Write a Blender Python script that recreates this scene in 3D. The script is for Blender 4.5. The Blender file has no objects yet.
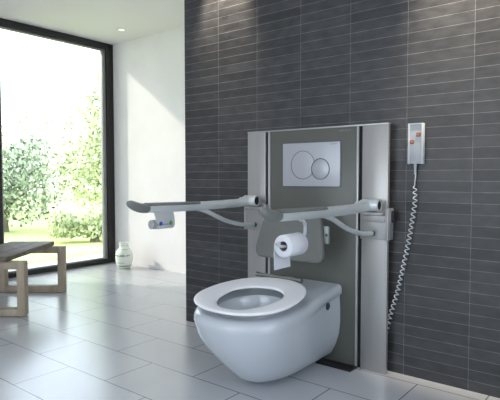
import bpy, bmesh, math, random
from mathutils import Vector, Matrix, noise
random.seed(7)
S = bpy.context.scene
COL = S.collection
PI = math.pi

# ------------------------------------------------------------------ camera
cam_data = bpy.data.cameras.new('camera'); cam = bpy.data.objects.new('camera', cam_data); COL.objects.link(cam)
YAW = .6724
cam.location = (0, 0, 1.1)
cam.rotation_euler = (PI/2-.0463, 0, YAW)
cam_data.sensor_width = 36; cam_data.sensor_fit = 'HORIZONTAL'
cam_data.lens = 514.5/500*36
cam_data.clip_start = 0.05; cam_data.clip_end = 200
S.camera = cam

# ------------------------------------------------------------------ world, sun, exposure
W = bpy.data.worlds.new('sky'); S.world = W; W.use_nodes = True
wn = W.node_tree; bg = wn.nodes['Background']
tc = wn.nodes.new('ShaderNodeTexCoord'); sx = wn.nodes.new('ShaderNodeSeparateXYZ'); cr = wn.nodes.new('ShaderNodeValToRGB')
wn.links.new(tc.outputs['Generated'], sx.inputs[0]); wn.links.new(sx.outputs['Z'], cr.inputs[0]); wn.links.new(cr.outputs[0], bg.inputs['Color'])
cr.color_ramp.elements[0].position = 0.0; cr.color_ramp.elements[0].color = (.93, .97, 1, 1)
cr.color_ramp.elements[1].position = 0.7; cr.color_ramp.elements[1].color = (.62, .78, 1, 1)
bg.inputs['Strength'].default_value = 3.8

sun_d = bpy.data.lights.new('sun', 'SUN'); sun = bpy.data.objects.new('sun', sun_d); COL.objects.link(sun)
sun_d.energy = 2.8; sun_d.angle = math.radians(3); sun_d.color = (1, .90, .76)
sun.rotation_euler = Vector((1, .50, -.72)).to_track_quat('-Z', 'Y').to_euler()
sun.location = (-9, 0, 6)

def area(name, loc, target, sx_, sy_, energy, color):
    d = bpy.data.lights.new(name, 'AREA'); o = bpy.data.objects.new(name, d); COL.objects.link(o)
    d.shape = 'RECTANGLE'; d.size = sx_; d.size_y = sy_; d.energy = energy; d.color = color
    o.location = loc; o.rotation_euler = (Vector(target)-Vector(loc)).to_track_quat('-Z', 'Y').to_euler()
    return o
# garden window portal, then fill lights added at the unseen side and rear
wp = area('window_portal', (-5.52, 3.32, 1.37), (0, 3.32, 1.37), 1.4, 2.6, 1, (1, 1, 1)); wp.data.cycles.is_portal = True
area('side_fill_light', (2.48, -.4, 1.45), (-2.0, -.4, 1.45), 3.4, 1.9, 12, (.46, .66, 1))
area('rear_fill_light', (-2.2, -2.58, 1.45), (-2.2, 0, 1.45), 2.6, 1.9, 14, (.66, .82, 1))

S.view_settings.view_transform = 'Standard'; S.view_settings.look = 'None'
S.view_settings.gamma = 1; S.view_settings.use_curve_mapping = False
S.view_settings.exposure = 0.15

# ------------------------------------------------------------------ materials
def new_mat(name):
    m = bpy.data.materials.new(name); m.use_nodes = True
    return m, m.node_tree, m.node_tree.nodes['Principled BSDF']
def mat(name, col, rough=.5, metal=0, var=0.0, scale=8, bump=0.0, spec=.5, coat=0, stretch=None, trans=0, ior=1.45):
    m, nt, b = new_mat(name)
    b.inputs['Roughness'].default_value = rough; b.inputs['Metallic'].default_value = metal
    b.inputs['Specular IOR Level'].default_value = spec; b.inputs['Coat Weight'].default_value = coat
    b.inputs['Transmission Weight'].default_value = trans; b.inputs['IOR'].default_value = ior
    b.inputs['Base Color'].default_value = (*col, 1)
    t = nt.nodes.new('ShaderNodeTexCoord'); mp = nt.nodes.new('ShaderNodeMapping'); n = nt.nodes.new('ShaderNodeTexNoise')
    nt.links.new(t.outputs['Object'], mp.inputs[0]); nt.links.new(mp.outputs[0], n.inputs['Vector'])
    if stretch: mp.inputs['Scale'].default_value = stretch
    n.inputs['Scale'].default_value = scale; n.inputs['Detail'].default_value = 4
    if var:
        r = nt.nodes.new('ShaderNodeValToRGB'); nt.links.new(n.outputs['Fac'], r.inputs[0])
        r.color_ramp.elements[0].position = .3; r.color_ramp.elements[1].position = .7
        r.color_ramp.elements[0].color = (*[c*(1-var) for c in col], 1); r.color_ramp.elements[1].color = (*[min(1, c*(1+var)) for c in col], 1)
        nt.links.new(r.outputs[0], b.inputs['Base Color'])
    if bump:
        bp = nt.nodes.new('ShaderNodeBump'); bp.inputs['Strength'].default_value = bump; bp.inputs['Distance'].default_value = .01
        nt.links.new(n.outputs['Fac'], bp.inputs['Height']); nt.links.new(bp.outputs[0], b.inputs['Normal'])
    return m

def tile_mat(name, c1, c2, grout, w, h, off, origin, swap, mortar, rough, noise_scale, noise_amt, bump=.3, spec=.5, band=(.15, .85), rvar=(-.05, .08), coat=0):
    m, nt, b = new_mat(name); N = nt.nodes; L = nt.links
    g = N.new('ShaderNodeTexCoord'); sp = N.new('ShaderNodeSeparateXYZ'); cb = N.new('ShaderNodeCombineXYZ')
    L.new(g.outputs['Object'], sp.inputs[0]); L.new(sp.outputs['X'], cb.inputs[0]); L.new(sp.outputs['Z' if swap else 'Y'], cb.inputs[1])
    mp = N.new('ShaderNodeMapping'); mp.inputs['Location'].default_value = (-origin[0], -origin[1], 0); L.new(cb.outputs[0], mp.inputs[0])
    br = N.new('ShaderNodeTexBrick'); L.new(mp.outputs[0], br.inputs['Vector'])
    br.offset = off; br.offset_frequency = 2; br.squash = 1
    br.inputs['Scale'].default_value = 1; br.inputs['Brick Width'].default_value = w; br.inputs['Row Height'].default_value = h
    br.inputs['Mortar Size'].default_value = mortar; br.inputs['Mortar Smooth'].default_value = .1
    br.inputs['Color1'].default_value = (*c1, 1); br.inputs['Color2'].default_value = (*c2, 1); br.inputs['Mortar'].default_value = (*grout, 1)
    n = N.new('ShaderNodeTexNoise'); n.inputs['Scale'].default_value = noise_scale; n.inputs['Detail'].default_value = 6
    mp2 = N.new('ShaderNodeMapping'); mp2.inputs['Scale'].default_value = (1, 1, 2.2 if swap else 1); L.new(g.outputs['Object'], mp2.inputs[0]); L.new(mp2.outputs[0], n.inputs['Vector'])
    mr = N.new('ShaderNodeMapRange'); mr.inputs['From Min'].default_value = band[0]; mr.inputs['From Max'].default_value = band[1]
    mr.inputs['To Min'].default_value = 1-noise_amt; mr.inputs['To Max'].default_value = 1+noise_amt; L.new(n.outputs['Fac'], mr.inputs[0])
    mx = N.new('ShaderNodeVectorMath'); mx.operation = 'SCALE'; L.new(br.outputs['Color'], mx.inputs[0]); L.new(mr.outputs[0], mx.inputs['Scale'])
    L.new(mx.outputs[0], b.inputs['Base Color'])
    rr = N.new('ShaderNodeMapRange'); rr.inputs['To Min'].default_value = rough+rvar[0]; rr.inputs['To Max'].default_value = rough+rvar[1]; L.new(n.outputs['Fac'], rr.inputs[0])
    L.new(rr.outputs[0], b.inputs['Roughness']); b.inputs['Specular IOR Level'].default_value = spec; b.inputs['Coat Weight'].default_value = coat; b.inputs['Coat Roughness'].default_value = .2
    bp = N.new('ShaderNodeBump'); bp.inputs['Strength'].default_value = bump; bp.inputs['Distance'].default_value = .002; bp.invert = True
    L.new(br.outputs['Fac'], bp.inputs['Height']); L.new(bp.outputs[0], b.inputs['Normal'])
    return m

M = {}
M['wall_tile'] = tile_mat('slate_wall_tile', (.043, .044, .047), (.025, .0255, .0285), (.15, .15, .155), .343, .0567, 0, (-1.084-.343*20, 1.982-.0567*60), True, .0013, .42, 11, .30, band=(.32, .68), rvar=(-.12, .16))
M['floor_tile'] = tile_mat('pale_stone_floor_tile', (.51, .525, .55), (.485, .50, .525), (.16, .16, .165), .6674, .3337, .5, (-1.9743-.6674*20, 1.9759-.3337*21), False, .0032, .27, 3.5, .02, bump=.2, rvar=(0, 0), spec=.8, coat=.35)
M['plaster'] = mat('white_plaster', (.83, .81, .80), .85, var=.03, scale=3, bump=.08)
M['ceiling'] = mat('ceiling_paint', (.89, .865, .845), .9, var=.01, scale=2)
M['frame'] = mat('dark_window_frame', (.018, .017, .016), .5, var=.08, scale=20)
M['bead'] = mat('grey_glazing_bead', (.30, .30, .29), .4, metal=.3)
M['glass'] = bpy.data.materials.new('window_glass'); M['glass'].use_nodes = True
_n = M['glass'].node_tree; _n.nodes.remove(_n.nodes['Principled BSDF'])
_t = _n.nodes.new('ShaderNodeBsdfTransparent'); _g = _n.nodes.new('ShaderNodeBsdfGlossy'); _g.inputs['Roughness'].default_value = 0
_f = _n.nodes.new('ShaderNodeFresnel'); _f.inputs['IOR'].default_value = 1.25; _m = _n.nodes.new('ShaderNodeMixShader'); _t.inputs['Color'].default_value = (.97, .985, .98, 1)
_n.links.new(_f.outputs[0], _m.inputs[0]); _n.links.new(_t.outputs[0], _m.inputs[1]); _n.links.new(_g.outputs[0], _m.inputs[2]); _n.links.new(_m.outputs[0], _n.nodes['Material Output'].inputs['Surface'])
M['alu'] = mat('brushed_aluminium', (.36, .357, .35), .34, metal=.5, var=.03, scale=30, stretch=(1, 1, .05))
M['edge'] = mat('bright_aluminium_edge', (.42, .43, .44), .3, metal=.4)
M['grey_glass'] = mat('grey_green_glass', (.108, .113, .100), .28, var=.01, scale=2, spec=.35)
M['black'] = mat('black_rubber', (.012, .012, .013), .5)
M['gap'] = mat('black_recess', (.01, .01, .01), .8)
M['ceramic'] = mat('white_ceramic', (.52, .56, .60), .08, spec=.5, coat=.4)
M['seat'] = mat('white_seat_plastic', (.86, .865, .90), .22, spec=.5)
M['flush'] = mat('matt_flush_plate', (.40, .415, .45), .35, metal=.25)
M['groove'] = mat('flush_groove', (.06, .06, .065), .5)
M['tube'] = mat('satin_silver_tube', (.68, .72, .715), .3, metal=.35)
M['pad'] = mat('grey_green_pad', (.19, .20, .187), .6, var=.06, scale=60, bump=.05)
M['back'] = mat('grey_green_backrest', (.145, .152, .140), .6, var=.03, scale=40)
M['hook'] = mat('backrest_bracket', (.25, .29, .275), .4, metal=.3)
M['chrome'] = mat('chrome', (.75, .76, .78), .12, metal=1)
M['steel'] = mat('hinge_steel', (.30, .30, .28), .25, metal=.7)
M['paper'] = mat('tissue_paper', (.68, .70, .74), .95, var=.02, scale=90, bump=.15)
M['core'] = mat('cardboard_core', (.20, .19, .18), .9)
M['remote'] = mat('remote_housing', (.38, .40, .425), .4)
M['rim'] = mat('remote_rim', (.52, .55, .58), .35)
M['orange'] = mat('orange_button', (.30, .085, .03), .5)
M['glyph'] = mat('button_glyph', (.50, .33, .24), .5)
M['cord'] = mat('pale_grey_cord', (.52, .56, .60), .4)
M['blue'] = mat('blue_button', (.04, .09, .75), .3)
M['green'] = mat('green_button', (.10, .50, .16), .3)
M['ringdark'] = mat('button_ring', (.03, .04, .05), .4)
M['wood'] = mat('weathered_oak', (.36, .30, .22), .6, var=.2, scale=14, stretch=(1, 1, .15), bump=.2)
M['wood2'] = mat('dark_seat_wood', (.14, .11, .085), .6, var=.3, scale=14, bump=.2)
M['text'] = mat('dark_print', (.09, .09, .10), .5)
M['text_light'] = mat('pale_print', (.20, .21, .20), .5)
M['lens'], nt_, b_ = new_mat('lamp_lens'); b_.inputs['Emission Color'].default_value = (1, .93, .8, 1); b_.inputs['Emission Strength'].default_value = 1.0
M['white_metal'] = mat('white_lamp_ring', (.75, .75, .74), .4)
M['lawn'] = mat('lawn_grass', (.56, .60, .22), .9, var=.25, scale=1.6, bump=.5)
M['terrace'] = mat('terrace_stone', (.55, .54, .50), .8, var=.1, scale=4)
M['bark'] = mat('bark', (.16, .13, .10), .9, var=.3, scale=20, bump=.4)

def leaf_mat(name, a, b2, c3):
    m, nt, b = new_mat(name); N = nt.nodes; L = nt.links
    g = N.new('ShaderNodeNewGeometry'); r = N.new('ShaderNodeValToRGB'); L.new(g.outputs['Random Per Island'], r.inputs[0])
    r.color_ramp.elements[0].color = (*a, 1); r.color_ramp.elements[1].color = (*c3, 1); e = r.color_ramp.elements.new(.3); e.color = (*b2, 1)
    L.new(r.outputs[0], b.inputs['Base Color']); b.inputs['Roughness'].default_value = .55
    tr = N.new('ShaderNodeBsdfTranslucent'); mx = N.new('ShaderNodeMixShader'); mx.inputs[0].default_value = .45
    L.new(r.outputs[0], tr.inputs['Color']); out = N['Material Output']
    L.new(b.outputs[0], mx.inputs[1]); L.new(tr.outputs[0], mx.inputs[2]); L.new(mx.outputs[0], out.inputs['Surface'])
    return m
M['leaf_pale'] = leaf_mat('pale_leaves', (.14, .19, .07), (.52, .56, .30), (.90, .92, .68))
M['leaf_dark'] = leaf_mat('cool_leaves', (.05, .08, .06), (.27, .33, .22), (.84, .88, .70))

# vase: white ceramic with green painted bands (a pattern of its own)
def vase_mat():
    m, nt, b = new_mat('banded_vase_glaze'); N = nt.nodes; L = nt.links
    t = N.new('ShaderNodeTexCoord'); s = N.new('ShaderNodeSeparateXYZ'); L.new(t.outputs['Object'], s.inputs[0])
    r = N.new('ShaderNodeValToRGB'); r.color_ramp.interpolation = 'CONSTANT'
    mr = N.new('ShaderNodeMapRange'); mr.inputs['From Max'].default_value = .32; L.new(s.outputs['Z'], mr.inputs[0]); L.new(mr.outputs[0], r.inputs[0])
    wht = (.86, .87, .83, 1); lg = (.42, .72, .36, 1); dg = (.20, .42, .18, 1)
    bands = [(0, wht), (.09, dg), (.135, wht), (.21, lg), (.255, wht), (.47, dg), (.535, wht), (.71, lg), (.745, wht), (.85, lg), (.90, wht)]
    r.color_ramp.elements[0].color = wht; r.color_ramp.elements[0].position = 0
    r.color_ramp.elements[1].position = bands[1][0]; r.color_ramp.elements[1].color = bands[1][1]
    for p, c in bands[2:]:
        e = r.color_ramp.elements.new(p); e.color = c
    n = N.new('ShaderNodeTexNoise'); n.inputs['Scale'].default_value = 14; L.new(t.outputs['Object'], n.inputs['Vector'])
    th = N.new('ShaderNodeValToRGB'); th.color_ramp.elements[0].position = .44; th.color_ramp.elements[1].position = .50; L.new(n.outputs['Fac'], th.inputs[0])
    mx = N.new('ShaderNodeMix'); mx.data_type = 'RGBA'; L.new(th.outputs[0], mx.inputs['Factor']); mx.inputs['A'].default_value = wht; L.new(r.outputs[0], mx.inputs['B'])
    L.new(mx.outputs['Result'], b.inputs['Base Color']); b.inputs['Roughness'].default_value = .25
    return m
M['vase'] = vase_mat()

# ------------------------------------------------------------------ geometry helpers
def add_box(bm, x0, x1, y0, y1, z0, z1, bev=0.0, seg=2, mtx=None):
    t = bmesh.new(); bmesh.ops.create_cube(t, size=1)
    for v in t.verts:
        v.co = Vector((x0+(v.co.x+.5)*(x1-x0), y0+(v.co.y+.5)*(y1-y0), z0+(v.co.z+.5)*(z1-z0)))
    if bev: bmesh.ops.bevel(t, geom=t.edges[:], offset=bev, segments=seg, affect='EDGES', profile=.5)
    merge(bm, t, mtx)
def merge(bm, t, mtx=None):
    if mtx: bmesh.ops.transform(t, matrix=mtx, verts=t.verts)
    me = bpy.data.meshes.new('tmp'); t.to_mesh(me); t.free(); bm.from_mesh(me); bpy.data.meshes.remove(me)
def box(*a, **k):
    bm = bmesh.new(); add_box(bm, *a, **k); return bm
def add_rings(bm, rings, cap=True, closed=False):
    vs = [[bm.verts.new(p) for p in r] for r in rings]
    n = len(vs[0]); cnt = len(vs)
    for i in range(cnt if closed else cnt-1):
        a, b = vs[i], vs[(i+1) % cnt]
        for j in range(n):
            bm.faces.new((a[j], a[(j+1) % n], b[(j+1) % n], b[j]))
    if cap and not closed:
        bm.faces.new(vs[0][::-1]); bm.faces.new(vs[-1])
def add_sweep(bm, path, radii, n=16, cap=True, up=Vector((0, 0, 1)), power=2.0):
    """ring sweep along a path; radii = (side, up) per point"""
    rings = []; P = [Vector(p) for p in path]
    for i, p in enumerate(P):
        t = (P[min(i+1, len(P)-1)]-P[max(i-1, 0)]).normalized()
        u = up if abs(t.dot(up)) < .95 else Vector((1, 0, 0))
        sd = t.cross(u).normalized(); uu = sd.cross(t).normalized()
        ra, rb = radii[i] if isinstance(radii, list) else radii
        ring = []
        for k in range(n):
            a = 2*PI*k/n; ca, sa = math.cos(a), math.sin(a)
            ca = math.copysign(abs(ca)**(2/power), ca); sa = math.copysign(abs(sa)**(2/power), sa)
            ring.append(p+sd*(ra*ca)+uu*(rb*sa))
        rings.append(ring)
    add_rings(bm, rings, cap)
def add_tube(bm, path, r, n=10): add_sweep(bm, path, (r, r), n)
def add_lathe(bm, prof, n=40, mtx=None):
    """prof = [(r, z)...] around z"""
    t = bmesh.new()
    vs = []
    for r, z in prof:
        vs.append([t.verts.new((r*math.cos(2*PI*k/n), r*math.sin(2*PI*k/n), z)) for k in range(n)] if r > 1e-6 else [t.verts.new((0, 0, z))])
    for a, b in zip(vs, vs[1:]):
        for k in range(n):
            q = [a[k % len(a)], a[(k+1) % len(a)], b[(k+1) % len(b)], b[k % len(b)]]
            u = []
            for v in q:
                if v not in u: u.append(v)
            if len(u) > 2: t.faces.new(u)
    merge(bm, t, mtx)
def smooth_path(pts, n=6):
    P = [Vector(p) for p in pts]; out = []
    for i in range(len(P)-1):
        p0, p1, p2, p3 = P[max(i-1, 0)], P[i], P[i+1], P[min(i+2, len(P)-1)]
        for k in range(n):
            t = k/n
            out.append(.5*((2*p1)+(-p0+p2)*t+(2*p0-5*p1+4*p2-p3)*t*t+(-p0+3*p1-3*p2+p3)*t**3))
    out.append(P[-1]); return out
PLACE = None        # set while the panel module, toilet and arms are built: their drawing is set against the wall
def placed(v):
    v = Vector(v); return PLACE @ v if PLACE else v
def obj(name, bm, m, parent=None, smooth=True, ang=35, loc=None):
    if PLACE: bmesh.ops.transform(bm, matrix=PLACE, verts=bm.verts[:])
    bmesh.ops.recalc_face_normals(bm, faces=bm.faces[:])
    if loc:
        bmesh.ops.translate(bm, vec=-Vector(loc), verts=bm.verts[:])
    me = bpy.data.meshes.new(name); bm.to_mesh(me); bm.free()
    if smooth:
        for p in me.polygons: p.use_smooth = True
        me.set_sharp_from_angle(angle=math.radians(ang))
    for mm in (m if isinstance(m, list) else [m]): me.materials.append(mm)
    o = bpy.data.objects.new(name, me); COL.objects.link(o)
    if loc: o.location = loc
    if parent:
        o.parent = parent; o.matrix_parent_inverse = Matrix.Translation(parent.location).inverted() if parent.type == 'EMPTY' else Matrix.Translation(-world_of(parent))
    return o
def world_of(o):
    v = Vector((0, 0, 0))
    while o: 
        if o.type == 'EMPTY' and o.parent is None: return v  # parts are laid out in world space under their thing
        v += o.location; o = o.parent
    return v
def tag(o, label, cat=None, group=None):
    o['label'] = label
    if cat: o['category'] = cat
    if group: o['group'] = group
    return o
def thing(name, label, cat, loc, group=None):
    o = bpy.data.objects.new(name, None); o.location = placed(loc); o.empty_display_size = .1; COL.objects.link(o)
    return tag(o, label, cat, group)
def struct(name, bm, m, parent=None, **k):
    o = obj(name, bm, m, parent, **k)
    if not parent: o['kind'] = 'structure'
    return o
def text(name, body, size, m, loc, parent, width=None):
    c = bpy.data.curves.new(name, 'FONT'); c.body = body; c.size = size; c.align_x = 'CENTER'; c.align_y = 'CENTER'; c.extrude = .0004
    o = bpy.data.objects.new(name, c); COL.objects.link(o); bpy.context.view_layer.update()
    me = bpy.data.meshes.new_from_object(o); bpy.data.objects.remove(o)
    xs = [v.co.x for v in me.vertices]; k = width/(max(xs)-min(xs)) if width else 1
    me.transform(Matrix.Translation(loc) @ Matrix.Rotation(PI/2, 4, 'X') @ Matrix.Diagonal((k, 1, 1, 1)))
    if PLACE: me.transform(PLACE)
    me.materials.clear(); me.materials.append(m)
    t = bpy.data.objects.new(name, me); COL.objects.link(t); t.parent = parent
    t.matrix_parent_inverse = Matrix.Translation(parent.location).inverted() if parent.type == 'EMPTY' else Matrix.Identity(4)
    return t

# ------------------------------------------------------------------ the room
WX, WY, TY, CZ = -5.428, 4.056, 2.7285, 2.752
RX, RY = 2.5, -2.6
struct('floor', box(WX-.1, RX, RY, WY+.2, -.1, 0), M['floor_tile'])
struct('ceiling', box(WX-.25, RX, RY, WY+.2, CZ, CZ+.2), M['ceiling'])
struct('wall_back', box(WX-.2, -2.6, WY, WY+.2, 0, CZ), M['plaster'])
struct('wall_tiled', box(-2.794, RX, TY, TY+.30, 0, CZ), M['wall_tile'])
struct('wall_passage', box(-2.6, -2.4, TY+.30, WY+.2, 0, CZ), M['plaster'])
struct('wall_left', box(WX-.2, WX, RY, 2.52, 0, CZ), M['plaster'])
bm = bmesh.new()   # right wall, its opening added for the side fill light
add_box(bm, RX, RX+.2, RY, TY, 0, .5); add_box(bm, RX, RX+.2, RY, TY, 2.4, CZ); add_box(bm, RX, RX+.2, RY, -2.1, .5, 2.4); add_box(bm, RX, RX+.2, 1.3, TY, .5, 2.4)
struct('wall_right', bm, M['plaster'])
bm = bmesh.new()   # wall behind the viewer, its opening added for the rear fill light
add_box(bm, WX-.2, RX+.2, RY-.2, RY, 0, .5); add_box(bm, WX-.2, RX+.2, RY-.2, RY, 2.4, CZ); add_box(bm, WX-.2, -3.5, RY-.2, RY, .5, 2.4); add_box(bm, -.9, RX+.2, RY-.2, RY, .5, 2.4)
struct('wall_front', bm, M['plaster'])

# window: dark frame, grey glazing bead, pane
win = thing('window_1', 'floor to ceiling window in a dark frame', 'window', (WX, 3.33, 0))
win['kind'] = 'structure'; del win['label']; del win['category']
bm = bmesh.new()
y0, y1 = 2.52, WY-.005
add_box(bm, WX-.08, WX, y1-.10, y1, .006, CZ-.004, .003)
add_box(bm, WX-.08, WX, y0, y0+.10, .006, CZ-.004, .003)
add_box(bm, WX-.08, WX, y0+.10, y1-.10, .006, .056, .003)
add_box(bm, WX-.08, WX, y0+.10, y1-.10, CZ-.080, CZ-.004, .003)
obj('window_frame', bm, M['frame'], win)
bm = bmesh.new()
a0, a1, b0, b1 = y0+.10, y1-.10, .056, CZ-.080
add_box(bm, WX-.075, WX-.025, a1-.045, a1, b0, b1, .002); add_box(bm, WX-.075, WX-.025, a0, a0+.022, b0, b1, .002)
add_box(bm, WX-.075, WX-.025, a0+.022, a1-.045, b0, b0+.016, .002); add_box(bm, WX-.075, WX-.025, a0+.022, a1-.045, b1-.016, b1, .002)
obj('glazing_bead', bm, M['bead'], win)
pane = obj('pane', box(WX-.055, WX-.049, a0+.021, a1-.044, b0+.015, b1-.015), M['glass'], win)

# ------------------------------------------------------------------ outside
struct('ground_terrace', box(WX-1.1, WX-.08, -6, 12, -.15, -.06), M['terrace'])
tag(obj('lawn', box(-34, WX-1.1, -12, 30, -.15, -.05), M['lawn']), 'sunlit yellow-green lawn beyond the window', 'lawn')['kind'] = 'stuff'

def tree(name, label, group, x, y, blobs, n, lm, leaf=.06, trunk=True, seed=1):
    rnd = random.Random(seed)
    t = thing(name, label, 'tree' if trunk else 'shrub', (x, y, -.05), group)
    bm = bmesh.new()
    tot = sum(b[3]**2 for b in blobs)
    for bx, by, bz, br in blobs:
        for _ in range(int(n*br*br/tot)):
            d = Vector((rnd.gauss(0, 1), rnd.gauss(0, 1), rnd.gauss(0, 1))).normalized()
            rr = br*(rnd.random()**.38)*(1+.28*noise.noise(d*2.3+Vector((bx, by, seed))))
            p = Vector((x+bx, y+by, bz))+d*rr
            if p.z < .04: p.z = rnd.uniform(.04, .3)
            a = Vector((rnd.gauss(0, 1), rnd.gauss(0, 1), rnd.gauss(0, .7))).normalized(); b = a.orthogonal().normalized()
            b = (Matrix.Rotation(rnd.uniform(0, 6.28), 3, a) @ b); c = a.cross(b)
            L = leaf*rnd.uniform(.6, 1.3); wd = L*.55
            vs = [bm.verts.new(q) for q in (p-b*L, p+c*wd+a*wd*.25, p+b*L, p-c*wd+a*wd*.25)]
            bm.faces.new(vs)
    obj('foliage', bm, lm, t, smooth=False)
    bm = bmesh.new()
    top = Vector((x, y, max(b[2] for b in blobs)*.7))
    add_sweep(bm, smooth_path([(x, y, -.049), (x+.05, y-.03, top.z*.4), top]), [(.09*(1-.6*i/12), .09*(1-.6*i/12)) for i in range(13)], 8)
    for bx, by, bz, br in blobs:
        add_sweep(bm, [(x+.03, y, min(top.z, bz)*.6), (x+bx*.6, y+by*.6, bz*.85), (x+bx, y+by, bz)], [(.04, .04), (.025, .025), (.008, .008)], 6)
    obj('trunk' if trunk else 'stem', bm, M['bark'], t)
G = 'trees and shrubs beyond the lawn'
tree('garden_tree', 'tall pale green tree rising close to the window jamb', G, -9.3, 7.4, [(0, 0, 1.5, 1.1), (.3, .5, 2.4, 1.0), (.7, .9, 3.3, .95), (-.6, -.5, 1.2, .9), (.9, 1.0, 4.1, .9), (.2, .2, 3.0, .8), (0, -.5, 2.4, .7), (.1, -.3, 3.2, .6), (.1, -.15, 3.75, .5)], 17000, M['leaf_pale'], .055, seed=3)
tree('garden_tree', 'dark blue-green tree at the left of the garden view', G, -10.6, 5.15, [(0, 0, 1.15, .72), (.3, .3, .75, .7), (.1, .5, 1.5, .5), (-.3, -.3, .7, .7)], 4200, M['leaf_dark'], .05, seed=5)
tree('garden_shrub', 'low pale shrub spreading in front of the garden trees', G, -7.75, 5.35, [(0, 0, .22, .30), (.3, .35, .30, .34), (-.3, -.4, .22, .28)], 2600, M['leaf_pale'], .045, trunk=False, seed=8)
tree('garden_tree', 'broad background tree behind the dark blue-green one', G, -14.6, 8.3, [(0, 0, 1.5, 1.5), (.4, 1.6, 2.2, 1.5), (-.4, -1.5, 1.2, 1.4)], 5000, M['leaf_pale'], .06, seed=12)
tree('garden_tree', 'farthest tree left of the bench view through the window', G, -12.6, 3.3, [(0, 0, .9, .9), (.2, -.9, .9, .9), (0, .8, 1.3, .9)], 3600, M['leaf_dark'], .06, seed=15)

# ------------------------------------------------------------------ wall panel module
PLACE = Matrix.Translation((-1.647, 2.66, 0)) @ Matrix.Diagonal((1.01, .985, 1.03, 1)) @ Matrix.Translation((1.767, -2.76, 0))
WALLY = 2.8292   # the tiled wall in the module's own drawing
PF = 2.76            # front of the panel
PC = -1.767          # its centre line
pn = thing('service_panel', 'tall grey-green glass wall panel with silver side plates behind the toilet', 'panel', (PC, 2.8, 0))
obj('glass_panel', box(-2.071, -1.472, PF+.004, PF+.03, .006, 1.342, .001), M['grey_glass'], pn)
tag(obj('trim_strip', box(-2.0875, -2.0725, PF, PF+.03, .006, 1.342, .001), M['edge'], pn), 'bright silver strip')
tag(obj('trim_strip', box(-1.4705, -1.4585, PF, PF+.03, .006, 1.342, .001), M['edge'], pn), 'bright silver strip')
for x0, x1 in ((-2.252, -2.107), (-1.435, -1.282)):
    obj('side_plate', box(x0, x1, PF, PF+.022, .001, 1.342, .0015), M['alu'], pn)
obj('cover_strip', box(-2.252, -1.282, PF-.002, PF+.03, 1.3425, 1.350, .001), M['edge'], pn)
bm = box(-2.2, -1.335, PF+.031, WALLY-.0005, .002, 1.335); add_box(bm, -2.1065, -2.088, PF+.010, PF+.031, .002, 1.3415); add_box(bm, -1.458, -1.4355, PF+.010, PF+.031, .002, 1.3415)
tag(obj('backing_frame', bm, M['gap'], pn), 'black backing seen in the gaps')
text('maker_mark', 'PRESSALIT', .014, M['text_light'], (-1.545, PF+.0035, 1.322), pn, width=.075)

for x0, x1 in ((-2.085, -1.862), (-1.676, -1.452)):  # thin black strips stand in for the floor shadow at the panel foot
    tag(obj('floor_shade', box(x0, x1, PF-.090, PF-.0005, .0005, .008, .002), M['black'], pn), 'dark strip standing for shade on the floor')
# flush plate
fp = thing('flush_plate', 'pale rectangular dual flush plate with two round buttons on the grey-green panel', 'flush plate', (-1.7765, PF, 1.003))
obj('plate', box(-1.965, -1.568, PF-.012, PF+.0038, 1.008, 1.263, .003, 3), M['flush'], fp)
def ring(name, x, z, r, t, m, par, y):
    bm = bmesh.new(); n = 64
    rings = []
    for k in range(n):
        a = 2*PI*k/n
        rings.append([Vector((x+rr*math.cos(a), yy, z+rr*math.sin(a))) for rr, yy in ((r-t, y+.002), (r-t, y-.0006), (r+t, y-.0006), (r+t, y+.002))])
    add_rings(bm, rings, closed=True)
    return obj(name, bm, m, par, ang=60)
def disc(name, x, z, r, y, d, m, par):
    bm = bmesh.new(); add_lathe(bm, [(0, 0), (r, 0), (r, d*.6), (r-.002, d), (0, d)], 64, Matrix.Translation((x, y, z)) @ Matrix.Rotation(PI/2, 4, 'X'))
    return obj(name, bm, m, par)
b1 = disc('large_button', -1.819, 1.1335, .080, PF-.0115, .0012, M['flush'], fp)
ring('button_groove', -1.819, 1.1335, .0825, .0015, M['groove'], b1, PF-.0125)
b2 = disc('small_button', -1.696, 1.109, .0575, PF-.0115, .003, M['flush'], fp)
ring('button_groove', -1.696, 1.109, .060, .0015, M['groove'], b2, PF-.0145)
text('maker_mark', 'GEBERIT', .0085, M['text'], (-1.609, PF-.0122, 1.2495), fp, width=.044)

# ------------------------------------------------------------------ toilet
SL, SZ, SY = .115, .459, 2.176       # seat slope, height, mid depth
SA = .0
def seat_pt(u, rr, dz=0, w=.290, lf=.244, lb=.335, n=2.2):
    a = u; sa, ca = math.sin(a), math.cos(a)
    X = w*rr*math.copysign(abs(sa)**(2/n), sa); L = (lb if ca > 0 else lf)*rr; Y = L*math.copysign(abs(ca)**(2/n), ca)
    X, Y = X*math.cos(SA)-Y*math.sin(SA), X*math.sin(SA)+Y*math.cos(SA)
    return Vector((-1.803+X, SY+Y, SZ+SL*Y+dz))
toilet = thing('toilet', 'white wall-hung toilet with an open ring seat, mounted on the grey-green panel', 'toilet', (PC, PF, .05))
bm = bmesh.new(); N = 72
def hole_pt(u, k, dz):
    sa, ca = math.sin(u), math.cos(u)
    X = .163*k*math.copysign(abs(sa)**.95, sa)+.025; Y = (.145 if ca > 0 else .215)*k*math.copysign(abs(ca)**.95, ca)+.025
    return Vector((-1.803+X, SY+Y, SZ+SL*Y+dz))
rings = []
for k in range(N):
    u = 2*PI*k/N
    o_, i_ = lambda s, dz: seat_pt(u, s, dz), lambda s, dz: hole_pt(u, s, dz)
    rings.append([o_(.97, -.0145), o_(.992, -.013), o_(1.0, -.008), o_(.998, -.004), o_(.985, -.0005), o_(.96, .0), i_(1.10, .0), i_(1.04, -.001), i_(1.0, -.005), i_(1.0, -.010), i_(1.05, -.0145)])
add_rings(bm, rings, closed=True)
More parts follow.
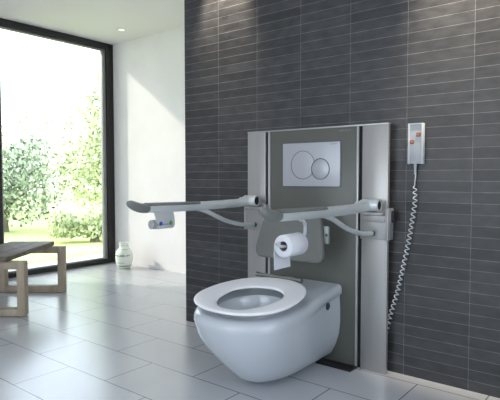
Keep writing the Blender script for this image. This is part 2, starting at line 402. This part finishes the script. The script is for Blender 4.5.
obj('seat', bm, M['seat'], toilet, ang=70)

# bowl: outer levels lofted downward, then rim and inner basin
def plan(u, w, wb, yf, ym):
    """closed outline: u 0..1 runs wall-right -> front -> wall-left"""
    a = (u-.5)*2               # -1..1
    if abs(a) > .5:            # straight flaring flank from the wall to the widest point
        s = (abs(a)-.5)/.5
        e = 1-(1-s)**1.0
        x = w+(wb-w)*(s*s*(3-2*s)); y = ym+(PF-.0005-ym)*s
    else:
        t = (abs(a)/.5)*PI/2
        x = w*math.sin(t)**.92; y = ym-(ym-yf)*math.cos(t)**.92
    return (x*(1 if a < 0 else -1), y)
def level(z, w, wb, yf, ym, slope=0.0, sh=0.0, K=64):
    pts = []
    for k in range(K+1):
        x, y = plan(k/K, w, wb, yf, ym)
        pts.append(Vector((PC+x+sh*(2.76-y), y, z+slope*(y-PF))))
    for k in range(1, 12):     # back edge along the wall
        a, b = pts[K], pts[0]; pts.append(a.lerp(b, k/12) if k else a)
    return pts
bm = bmesh.new()
LV = [(.001, .030, .040, 2.32, 2.50, 0), (.005, .065, .075, 2.24, 2.48, 0), (.020, .112, .112, 2.165, 2.44, 0), (.055, .163, .148, 2.105, 2.40, 0), (.11, .198, .176, 2.055, 2.36, .0),
      (.17, .229, .195, 2.008, 2.31, .01), (.24, .256, .203, 1.970, 2.26, .03), (.315, .275, .203, 1.944, 2.22, .06), (.376, .283, .199, 1.932, 2.20, .08), (.394, .285, .200, 1.930, 2.19, .085), (.406, .287, .212, 1.928, 2.19, .09),
      (.428, .286, .212, 1.930, 2.19, .09), (.444, .280, .208, 1.938, 2.19, .09), (.453, .268, .199, 1.952, 2.19, .09), (.456, .250, .184, 1.97, 2.19, .09)]
SH = -.055
rings = [level(z, w, wb, yf, ym, sl, SH*min(1, z/.25)) for z, w, wb, yf, ym, sl in LV]
vs = [[bm.verts.new(p) for p in r] for r in rings]
n = len(vs[0])
for a, b in zip(vs, vs[1:]):
    for j in range(n): bm.faces.new((a[j], a[(j+1) % n], b[(j+1) % n], b[j]))
bm.faces.new(vs[0][::-1])
# rim top to basin
K = n
def basin(s, z):
    out = []
    for p in rings[-1]:
        d = Vector((p.x-(PC-.015), p.y-2.19)); a = math.atan2(d.x, d.y)
        out.append(Vector((PC-.015+.185*s*math.sin(a), 2.19+.20*s*math.cos(a), z+.09*(2.19-2.76)+.09*.20*s*math.cos(a))))
    return out
inner = [basin(1.0, .454), basin(.97, .445), basin(.95, .40), basin(.86, .33), basin(.66, .26), basin(.40, .215), basin(.22, .20)]
prev = vs[-1]
for r in inner:
    cur = [bm.verts.new(p) for p in r]
    for j in range(n): bm.faces.new((prev[j], prev[(j+1) % n], cur[(j+1) % n], cur[j]))
    prev = cur
bm.faces.new(prev)
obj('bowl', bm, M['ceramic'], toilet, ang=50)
# seat hinge bar with its end caps
bm = bmesh.new(); hb0, hb1 = Vector((-2.020, 2.556, .491)), Vector((-1.705, 2.546, .491))
add_tube(bm, [hb0, hb1], .0115, 16)
hinge = obj('hinge_bar', bm, M['steel'], toilet)
for f, g in ((-.01, .05), (.86, 1.03)):
    bm = bmesh.new(); add_tube(bm, [hb0.lerp(hb1, f), hb0.lerp(hb1, g)], .0145, 16)
    obj('hinge_cap', bm, M['steel'], hinge)
for f in (.12, .80):
    bm = bmesh.new(); p = hb0.lerp(hb1, f); add_tube(bm, [p, p+Vector((0, 0, -.062))], .012, 12)
    obj('hinge_post', bm, M['steel'], hinge)
bm = bmesh.new()
add_lathe(bm, [(0, -.012), (.020, -.012), (.020, .008), (.013, .011), (.008, .0085), (0, .0085)], 24, Matrix.Translation((-1.561, 2.598, .361)) @ Matrix.Rotation(PI/2, 4, 'Y'))
tag(obj('bolt_cap', bm, M['ringdark'], toilet), 'dark round bolt cap')

# ------------------------------------------------------------------ support arms
def support_arm(X, label):
    t = thing('support_arm', label, 'support arm', (X, PF, .73), 'fold-down support arms')
    bm = bmesh.new()
    add_box(bm, X-.078, X+.0775, 2.742, PF-.0005, .728, .905, .002)
    add_box(bm, X-.070, X+.070, 2.735, 2.742, .822, .872, .002)
    add_box(bm, X-.060, X+.072, 2.700, 2.742, .858, .880, .006)
    br = obj('mounting_bracket', bm, M['alu'], t)
    sd = 1 if X > PC else -1; a_, b_ = sorted((X+sd*.0785, X+sd*.088)); k0, k1 = sorted((X+sd*.0885, X+sd*.104))
    bm = bmesh.new(); add_box(bm, a_, b_, 2.738, 2.812, .728, .898, .002)
    tag(obj('side_flange', bm, M['edge'], br), 'bright side flange')
    bm = bmesh.new(); add_box(bm, k0, k1, 2.778, 2.818, .822, .884, .004)
    tag(obj('locking_knob', bm, M['black'], br), 'black locking knob')
    if sd < 0:
        bm = bmesh.new(); add_box(bm, X+.0785, X+.100, 2.720, 2.7575, .872, .893, .003)
        obj('catch', bm, M['edge'], br)
    # pivot hub: horizontal cylinder
    bm = bmesh.new(); R_ = Matrix.Translation((X, 2.676, .9165)) @ Matrix.Rotation(PI/2, 4, 'Y')
    add_lathe(bm, [(0, -.074), (.014, -.074), (.018, -.070), (.018, -.055), (.031, -.030), (.0325, -.026), (.0325, .062), (.031, .067), (.025, .067), (.024, .060), (0, .060)], 36, R_)
    add_box(bm, X-.035, X+.035, 2.69, 2.742, .885, .925, .006)
    hub = obj('pivot_hub', bm, M['tube'], t)
    bm = bmesh.new(); add_lathe(bm, [(0, .0605), (.0242, .0605), (.0242, .0635), (.009, .0635), (.008, .0665), (0, .0665)], 32, R_)
    tag(obj('hub_cap', bm, M['black'], hub), 'black recessed end cap')
    # arm tube
    bm = bmesh.new()
    path = [(X, y, z) for y, z in ((1.79, .906), (1.795, .906), (2.0, .902), (2.180, .899), (2.200, .902), (2.40, .903), (2.55, .905), (2.61, .908), (2.645, .913), (2.668, .918))]
    rad = [(.016, .016), (.019, .0205), (.0195, .0215), (.0195, .0215), (.0205, .0245), (.0205, .0245), (.0205, .0245), (.022, .025), (.025, .026), (.025, .025)]
    add_sweep(bm, path, rad, 24, power=2.5)
    obj('arm_tube', bm, M['tube'], t, ang=50)
    # padded top running into an upturned tip
    bm = bmesh.new()
    path = [(X, y, z) for y, z in ((2.200, .9205), (2.190, .9205), (2.0, .9230), (1.835, .9250), (1.826, .920), (1.820, .9085), (1.805, .9085), (1.780, .911), (1.755, .918), (1.732, .9265), (1.715, .9335), (1.702, .9385), (1.695, .941))]
    rad = [(.017, .006), (.0212, .0085), (.0215, .009), (.0218, .0100), (.0225, .0150), (.0232, .0235), (.0236, .0240), (.0234, .0238), (.0230, .0232), (.0215, .0215), (.0185, .0185), (.012, .012), (.003, .003)]
    P2 = smooth_path(path, 3); r2 = []
    for i in range(len(rad)-1):
        for k in range(3):
            f = k/3; r2.append((rad[i][0]*(1-f)+rad[i+1][0]*f, rad[i][1]*(1-f)+rad[i+1][1]*f))
    r2.append(rad[-1])
    add_sweep(bm, P2, r2, 24, power=2.3)
    tag(obj('arm_pad', bm, M['pad'], t, ang=60), 'grey-green padded top with upturned tip')
    # curved strut back to the wall bracket
    bm = bmesh.new()
    P3 = smooth_path([(X, 2.11, .896), (X, 2.20, .888), (X, 2.29, .864), (X, 2.38, .830), (X, 2.46, .803), (X, 2.59, .774), (X, 2.745, .761)], 5)
    add_sweep(bm, P3, (.0115, .0125), 16)
    st_ = obj('support_strut', bm, M['tube'], t)
    bm = bmesh.new(); add_tube(bm, [(X, 2.7285, .7615), (X, 2.7410, .7612)], .0142, 18)
    tag(obj('strut_bush', bm, M['ringdark'], st_), 'dark bush where the strut meets the bracket')
    return t
XL, XR = -2.178, -1.358
arm_l = support_arm(XL, 'fold-down support arm with control buttons, left of the toilet')
arm_r = support_arm(XR, 'fold-down support arm holding the toilet paper, right of the toilet')

# control holder under the left arm
bm = bmesh.new()
prof = [(-.010, 0.892), (-.002, 0.892), (.010, 0.880), (.018, 0.858), (.021, 0.830), (.019, 0.811), (.010, 0.800), (-.006, 0.796), (-.006, 0.801), (.008, 0.805), (.014, 0.814), (.016, 0.830), (.013, 0.856), (.005, 0.876), (-.006, 0.887)]
def ysl(s, y0, y1, z):   # the rear edge leans a little
    return y0+(y1-y0)*s
rings = []
for s in (0, .04, .5, .96, 1):
    rings.append([Vector((XL+x*(.96 if s in (0, 1) else 1), ysl(s, 1.868 if z > .84 else 1.878, 2.002, z), z)) for x, z in prof])
add_rings(bm, rings)
cp = obj('control_panel', bm, M['tube'], arm_l, ang=40)
bm = bmesh.new()
add_lathe(bm, [(0, 0), (.020, 0), (.0235, .004), (.0235, .13), (.020, .134), (0, .134)], 32, Matrix.Translation((XL-.003, 1.850, .823)) @ Matrix.Rotation(-PI/2, 4, 'X'))
tag(obj('control_barrel', bm, M['edge'], cp), 'pale round barrel end')
for y, k, lb in ((1.900, 'blue', 'blue push button'), (1.973, 'green', 'green push button')):
    Rm = Matrix.Translation((XL+.0205, y, .8265)) @ Matrix.Rotation(PI/2, 4, 'Y')
    bm = bmesh.new(); add_lathe(bm, [(0, -.004), (.0105, -.004), (.0105, .002), (.0085, .003), (0, .003)], 24, Rm)
    bt = tag(obj('button_ring', bm, M['ringdark'], cp), 'dark button ring')
for y, k, lb in ((1.900, 'blue', 'blue push button'), (1.973, 'green', 'green push button')):
    Rm = Matrix.Translation((XL+.0205, y, .8265)) @ Matrix.Rotation(PI/2, 4, 'Y')
    bm = bmesh.new(); add_lathe(bm, [(0, .0025), (.0082, .0025), (.0080, .005), (.005, .006), (0, .0062)], 20, Rm)
    tag(obj('button', bm, M[k], cp), lb)

# toilet paper holder under the right arm (part of it) and the roll it carries
bm = bmesh.new(); RZ, RYc = .781, 1.856
hp = smooth_path([(XR+.004, 2.008, .880), (XR+.010, 2.028, .874), (XR+.010, 2.038, .85), (XR+.008, 2.036, .815), (XR, 2.024, .792), (XR, 2.001, RZ), (XR, 1.936, RZ), (XR, 1.861, RZ), (XR-.001, 1.841, RZ+.003), (XR-.006, 1.831, RZ+.010)], 5)
add_sweep(bm, [p-Vector((0, .02, 0)) if p.z > RZ+.012 else p for p in hp], (.0095, .0065), 12)
tag(obj('paper_holder', bm, M['rim'], arm_r), 'pale grey paper roll holder')
bm = bmesh.new(); add_lathe(bm, [(0, 0), (.0085, 0), (.010, .003), (.010, .016), (.007, .02), (0, .021)], 20, Matrix.Translation((XR-.010, 1.826, RZ+.010)) @ Matrix.Rotation(-PI/2+.3, 4, 'X'))
roll = thing('toilet_paper_roll', 'white toilet paper roll with a hanging sheet, held under the right support arm', 'toilet paper', (XR, 1.926, RZ-.045))
tag(obj('holder_tip', bm, M['rim'], arm_r), 'rounded pale holder tip')
bm = bmesh.new(); Rr = Matrix.Translation((XR, 1.861, RZ)) @ Matrix.Rotation(-PI/2, 4, 'X')
add_lathe(bm, [(.0205, .001), (.045, .0), (.047, .002), (.047, .124), (.045, .126), (.0205, .125)], 48, Rr)
obj('paper', bm, M['paper'], roll, ang=50)
bm = bmesh.new(); add_lathe(bm, [(.0205, .0005), (.0190, .0005), (.0190, .1255), (.0205, .1255), (.0205, .0005)], 40, Rr)
tag(obj('core_tube', bm, M['core'], roll), 'brown cardboard core')
bm = bmesh.new(); rings = []
for i in range(9):
    y = 1.862+.124*i/8
    line = []
    for z_, x_ in ((RZ+.01, -.0472), (RZ-.02, -.0482), (RZ-.05, -.0490), (RZ-.08, -.0485), (RZ-.104, -.0470)):
        line.append(Vector((XR+x_+.0008*math.sin(i*1.1), y, z_)))
    rings.append(line+[p+Vector((.0009, 0, 0)) for p in line[::-1]])
add_rings(bm, rings)
tag(obj('hanging_sheet', bm, M['paper'], roll, ang=60), 'loose sheet hanging down')

# ------------------------------------------------------------------ backrest
bk = thing('backrest', 'grey-green padded backrest with rounded lower corners, between the support arms', 'backrest', (-1.76, 2.62, .6))
def rounded_poly(pts, r, seg=6):
    out = []; n = len(pts)
    for i in range(n):
        p = Vector(pts[i]); a = Vector(pts[i-1])-p; b = Vector(pts[(i+1) % n])-p
        rr = r[i] if isinstance(r, (list, tuple)) else r
        a = a.normalized()*rr; b = b.normalized()*rr
        for k in range(seg+1):
            t = k/seg; out.append(((1-t)**2)*(p+a)+2*t*(1-t)*p+t*t*(p+b))
    return out
poly = rounded_poly([(-2.033, .600), (-1.553, .600), (-1.572, .850), (-1.955, .850)], [.075, .045, .05, .06])
cxx, czz = -1.79, .72
bm = bmesh.new(); rings = []
for y, s in ((.020, .985), (.012, 1.0), (-.004, 1.0), (-.012, .992), (-.015, .975), (-.017, .90)):
    rings.append([Vector((cxx+(p.x-cxx)*s, 2.545+y+(p.y-.6)*.04, czz+(p.y-czz)*s)) for p in poly])
add_rings(bm, rings)
obj('back_pad', bm, M['back'], bk, ang=60)
for sx_ in (-1, 1):
    X0 = -1.795+(.222 if sx_ > 0 else -.16)
    bm = bmesh.new()
    add_box(bm, X0-(.10 if sx_ > 0 else .035), X0+(.033 if sx_ > 0 else .10), 2.570, 2.590, .705, .800, .003)
    add_box(bm, X0-.085*sx_-.012, X0-.085*sx_+.012, 2.590, PF+.0035, .735, .765, .003)
    hk = obj('hook_bracket', bm, M['hook'], bk)
    bm = bmesh.new(); add_lathe(bm, [(0, 0), (.008, 0), (.008, .002), (0, .002)], 20, Matrix.Translation((X0+.022*sx_, 2.5705, .752)) @ Matrix.Rotation(PI/2, 4, 'X'))
    tag(obj('screw', bm, M['ringdark'], hk), 'dark screw head')

# ------------------------------------------------------------------ wired hand control
hc = thing('hand_control', 'pale grey wired hand control with two orange buttons on the tiled wall', 'remote control', (-1.1500, WALLY, 1.132))
obj('housing', box(-1.1900, -1.1100, 2.803, WALLY-.0003, 1.132, 1.340, .003, 3), M['remote'], hc)
bm = bmesh.new(); add_box(bm, -1.1915, -1.1810, 2.797, 2.826, 1.131, 1.341, .002); add_box(bm, -1.1190, -1.1085, 2.797, 2.826, 1.131, 1.341, .002)
add_box(bm, -1.1810, -1.1190, 2.799, 2.826, 1.3345, 1.341, .001)
tag(obj('side_rail', bm, M['rim'], hc), 'lighter raised rails')
for x, z, up in ((-1.1350, 1.282, 1), (-1.1690, 1.245, -1)):
    bt = tag(obj('button', box(x-.0105, x+.0105, 2.799, 2.8035, z-.0105, z+.0105, .002), M['orange'], hc), 'orange square button with a pale arrow')
    bm = bmesh.new()
    for dz in (0,):
        tri = [(x-.0055, z-.004*up), (x+.0055, z-.004*up), (x, z+.0055*up)]
        add_rings(bm, [[Vector((a, 2.7984, b)) for a, b in tri], [Vector((a, 2.7992, b)) for a, b in tri]])
    tag(obj('arrow_symbol', bm, M['glyph'], bt), 'pale arrow symbol')
bm = bmesh.new(); add_sweep(bm, [(-1.1530, 2.812, 1.134), (-1.1530, 2.812, 1.118), (-1.1540, 2.812, 1.098), (-1.1550, 2.812, 1.075)], [(.011, .009), (.010, .008), (.0065, .006), (.0038, .0038)], 14)
obj('strain_relief', bm, M['remote'], hc)
# cord: straight start, then a coiled run ending behind the panel's side plate
way = smooth_path([(-1.1482, 2.810, 1.1311), (-1.1502, 2.810, 1.0738), (-1.1551, 2.810, 1.0165), (-1.1512, 2.810, 0.9699), (-1.1531, 2.810, 0.9175), (-1.1680, 2.810, 0.8126), (-1.1858, 2.810, 0.7058), (-1.2086, 2.810, 0.5971), (-1.2383, 2.810, 0.4592), (-1.2710, 2.810, 0.3456), (-1.3036, 2.810, 0.2184), (-1.3165, 2.810, 0.1650)], 30)
ln = [0]
for a, b in zip(way, way[1:]): ln.append(ln[-1]+(b-a).length)
pts = []; total = ln[-1]; st = .105; steps = 700
j = 0
for i in range(steps+1):
    s_ = total*i/steps
    while j < len(ln)-2 and ln[j+1] < s_: j += 1
    f = (s_-ln[j])/max(1e-9, ln[j+1]-ln[j]); p = way[j].lerp(way[j+1], f); t = (way[j+1]-way[j]).normalized()
    sd = Vector((0, 1, 0)); ud = t.cross(sd).normalized()
    amp = .0105*min(1, max(0, (s_-st)/.03)); amp *= min(1, (total-s_)/.02+.2)
    ph = max(0, s_-st)/.0285*2*PI
    pts.append(p+ud*(amp*math.cos(ph))+sd*(amp*.9*math.sin(ph)))
bm = bmesh.new(); add_tube(bm, pts, .0030, 7)
obj('coiled_cord', bm, M['cord'], hc, ang=80)

PLACE = None
# ------------------------------------------------------------------ vase
vz = bmesh.new(); VX, VY = -4.985, 3.845
add_lathe(vz, [(0, 0), (.055, 0), (.064, .004), (.080, .025), (.094, .06), (.101, .10), (.103, .14), (.101, .175), (.092, .205), (.078, .225), (.062, .238), (.055, .247), (.054, .262), (.055, .292), (.057, .312), (.053, .314), (.049, .311), (.047, .262), (.05, .235), (.085, .19), (.09, .12), (.07, .03), (0, .012)], 48)
v = obj('vase', vz, M['vase'], ang=50); v.location = (VX, VY, 0.0005)
tag(v, 'white ceramic vase with green painted bands, on the floor by the window corner', 'vase')

# ------------------------------------------------------------------ bench by the window
BA = YAW   # bench turned to face the room's diagonal
bx, by = -4.425, 2.735
be = thing('bench', 'weathered wooden bench with square loop legs by the window', 'bench', (bx, by, 0))
Bm = Matrix.Translation((bx, by, 0)) @ Matrix.Rotation(BA, 4, 'Z')
def loop(yo):
    bm = bmesh.new(); w = .062; D = .07
    add_box(bm, -w, 0, yo-D, yo, .004, .435, .004, mtx=Bm); add_box(bm, -.62, -.62+w, yo-D, yo, .004, .435, .004, mtx=Bm)
    add_box(bm, -.62+w, -w, yo-D, yo, .372, .435, .004, mtx=Bm); add_box(bm, -.62+w, -w, yo-D, yo, .004, .062, .004, mtx=Bm)
    return bm
for yo in (0, -.85): obj('leg_loop', loop(yo), M['wood'], be)
bm = bmesh.new()
for i in range(3):
    x0 = -.54+i*.14; add_box(bm, x0, x0+.135, -.95, .03, .4355, .475, .005, mtx=Bm)
tag(obj('seat', bm, M['wood2'], be), 'darker plank seat')

# ------------------------------------------------------------------ ceiling downlights
def downlight(x, y, label, energy, tilt=0.0, ang=75, color=(1, .86, .66)):
    t = thing('ceiling_downlight', label, 'downlight', (x, y, CZ-.02), 'recessed ceiling downlights')
    bm = bmesh.new(); add_lathe(bm, [(.036, -.004), (.040, -.0085), (.052, -.006), (.055, -.0005)], 40, Matrix.Translation((x, y, CZ)))
    obj('trim_ring', bm, M['white_metal'], t)
    bm = bmesh.new(); add_lathe(bm, [(0, -.004), (.037, -.004), (.037, -.0005), (0, -.0005)], 32, Matrix.Translation((x, y, CZ)))
    obj('lamp_lens', bm, M['lens'], t)
    d = bpy.data.lights.new('downlight_beam', 'SPOT'); o = bpy.data.objects.new('downlight_beam', d); COL.objects.link(o)
    d.energy = energy; d.spot_size = math.radians(ang); d.spot_blend = .7; d.shadow_soft_size = .03; d.color = color
    o.location = (x, y, CZ-.02); o.rotation_euler = (tilt, 0, 0)
    return t
downlight(-4.80, 3.70, 'small round white downlight in the ceiling corner by the window', 3)
downlight(-2.40, 2.56, 'ceiling downlight washing the left end of the slate wall', 130, tilt=.5, ang=62)
downlight(-.80, 2.56, 'ceiling downlight washing the slate wall above the hand control', 330, tilt=.42, ang=54)
downlight(-1.95, 1.75, 'ceiling downlight straight above the toilet seat', 17, ang=70, color=(.95, .97, 1))
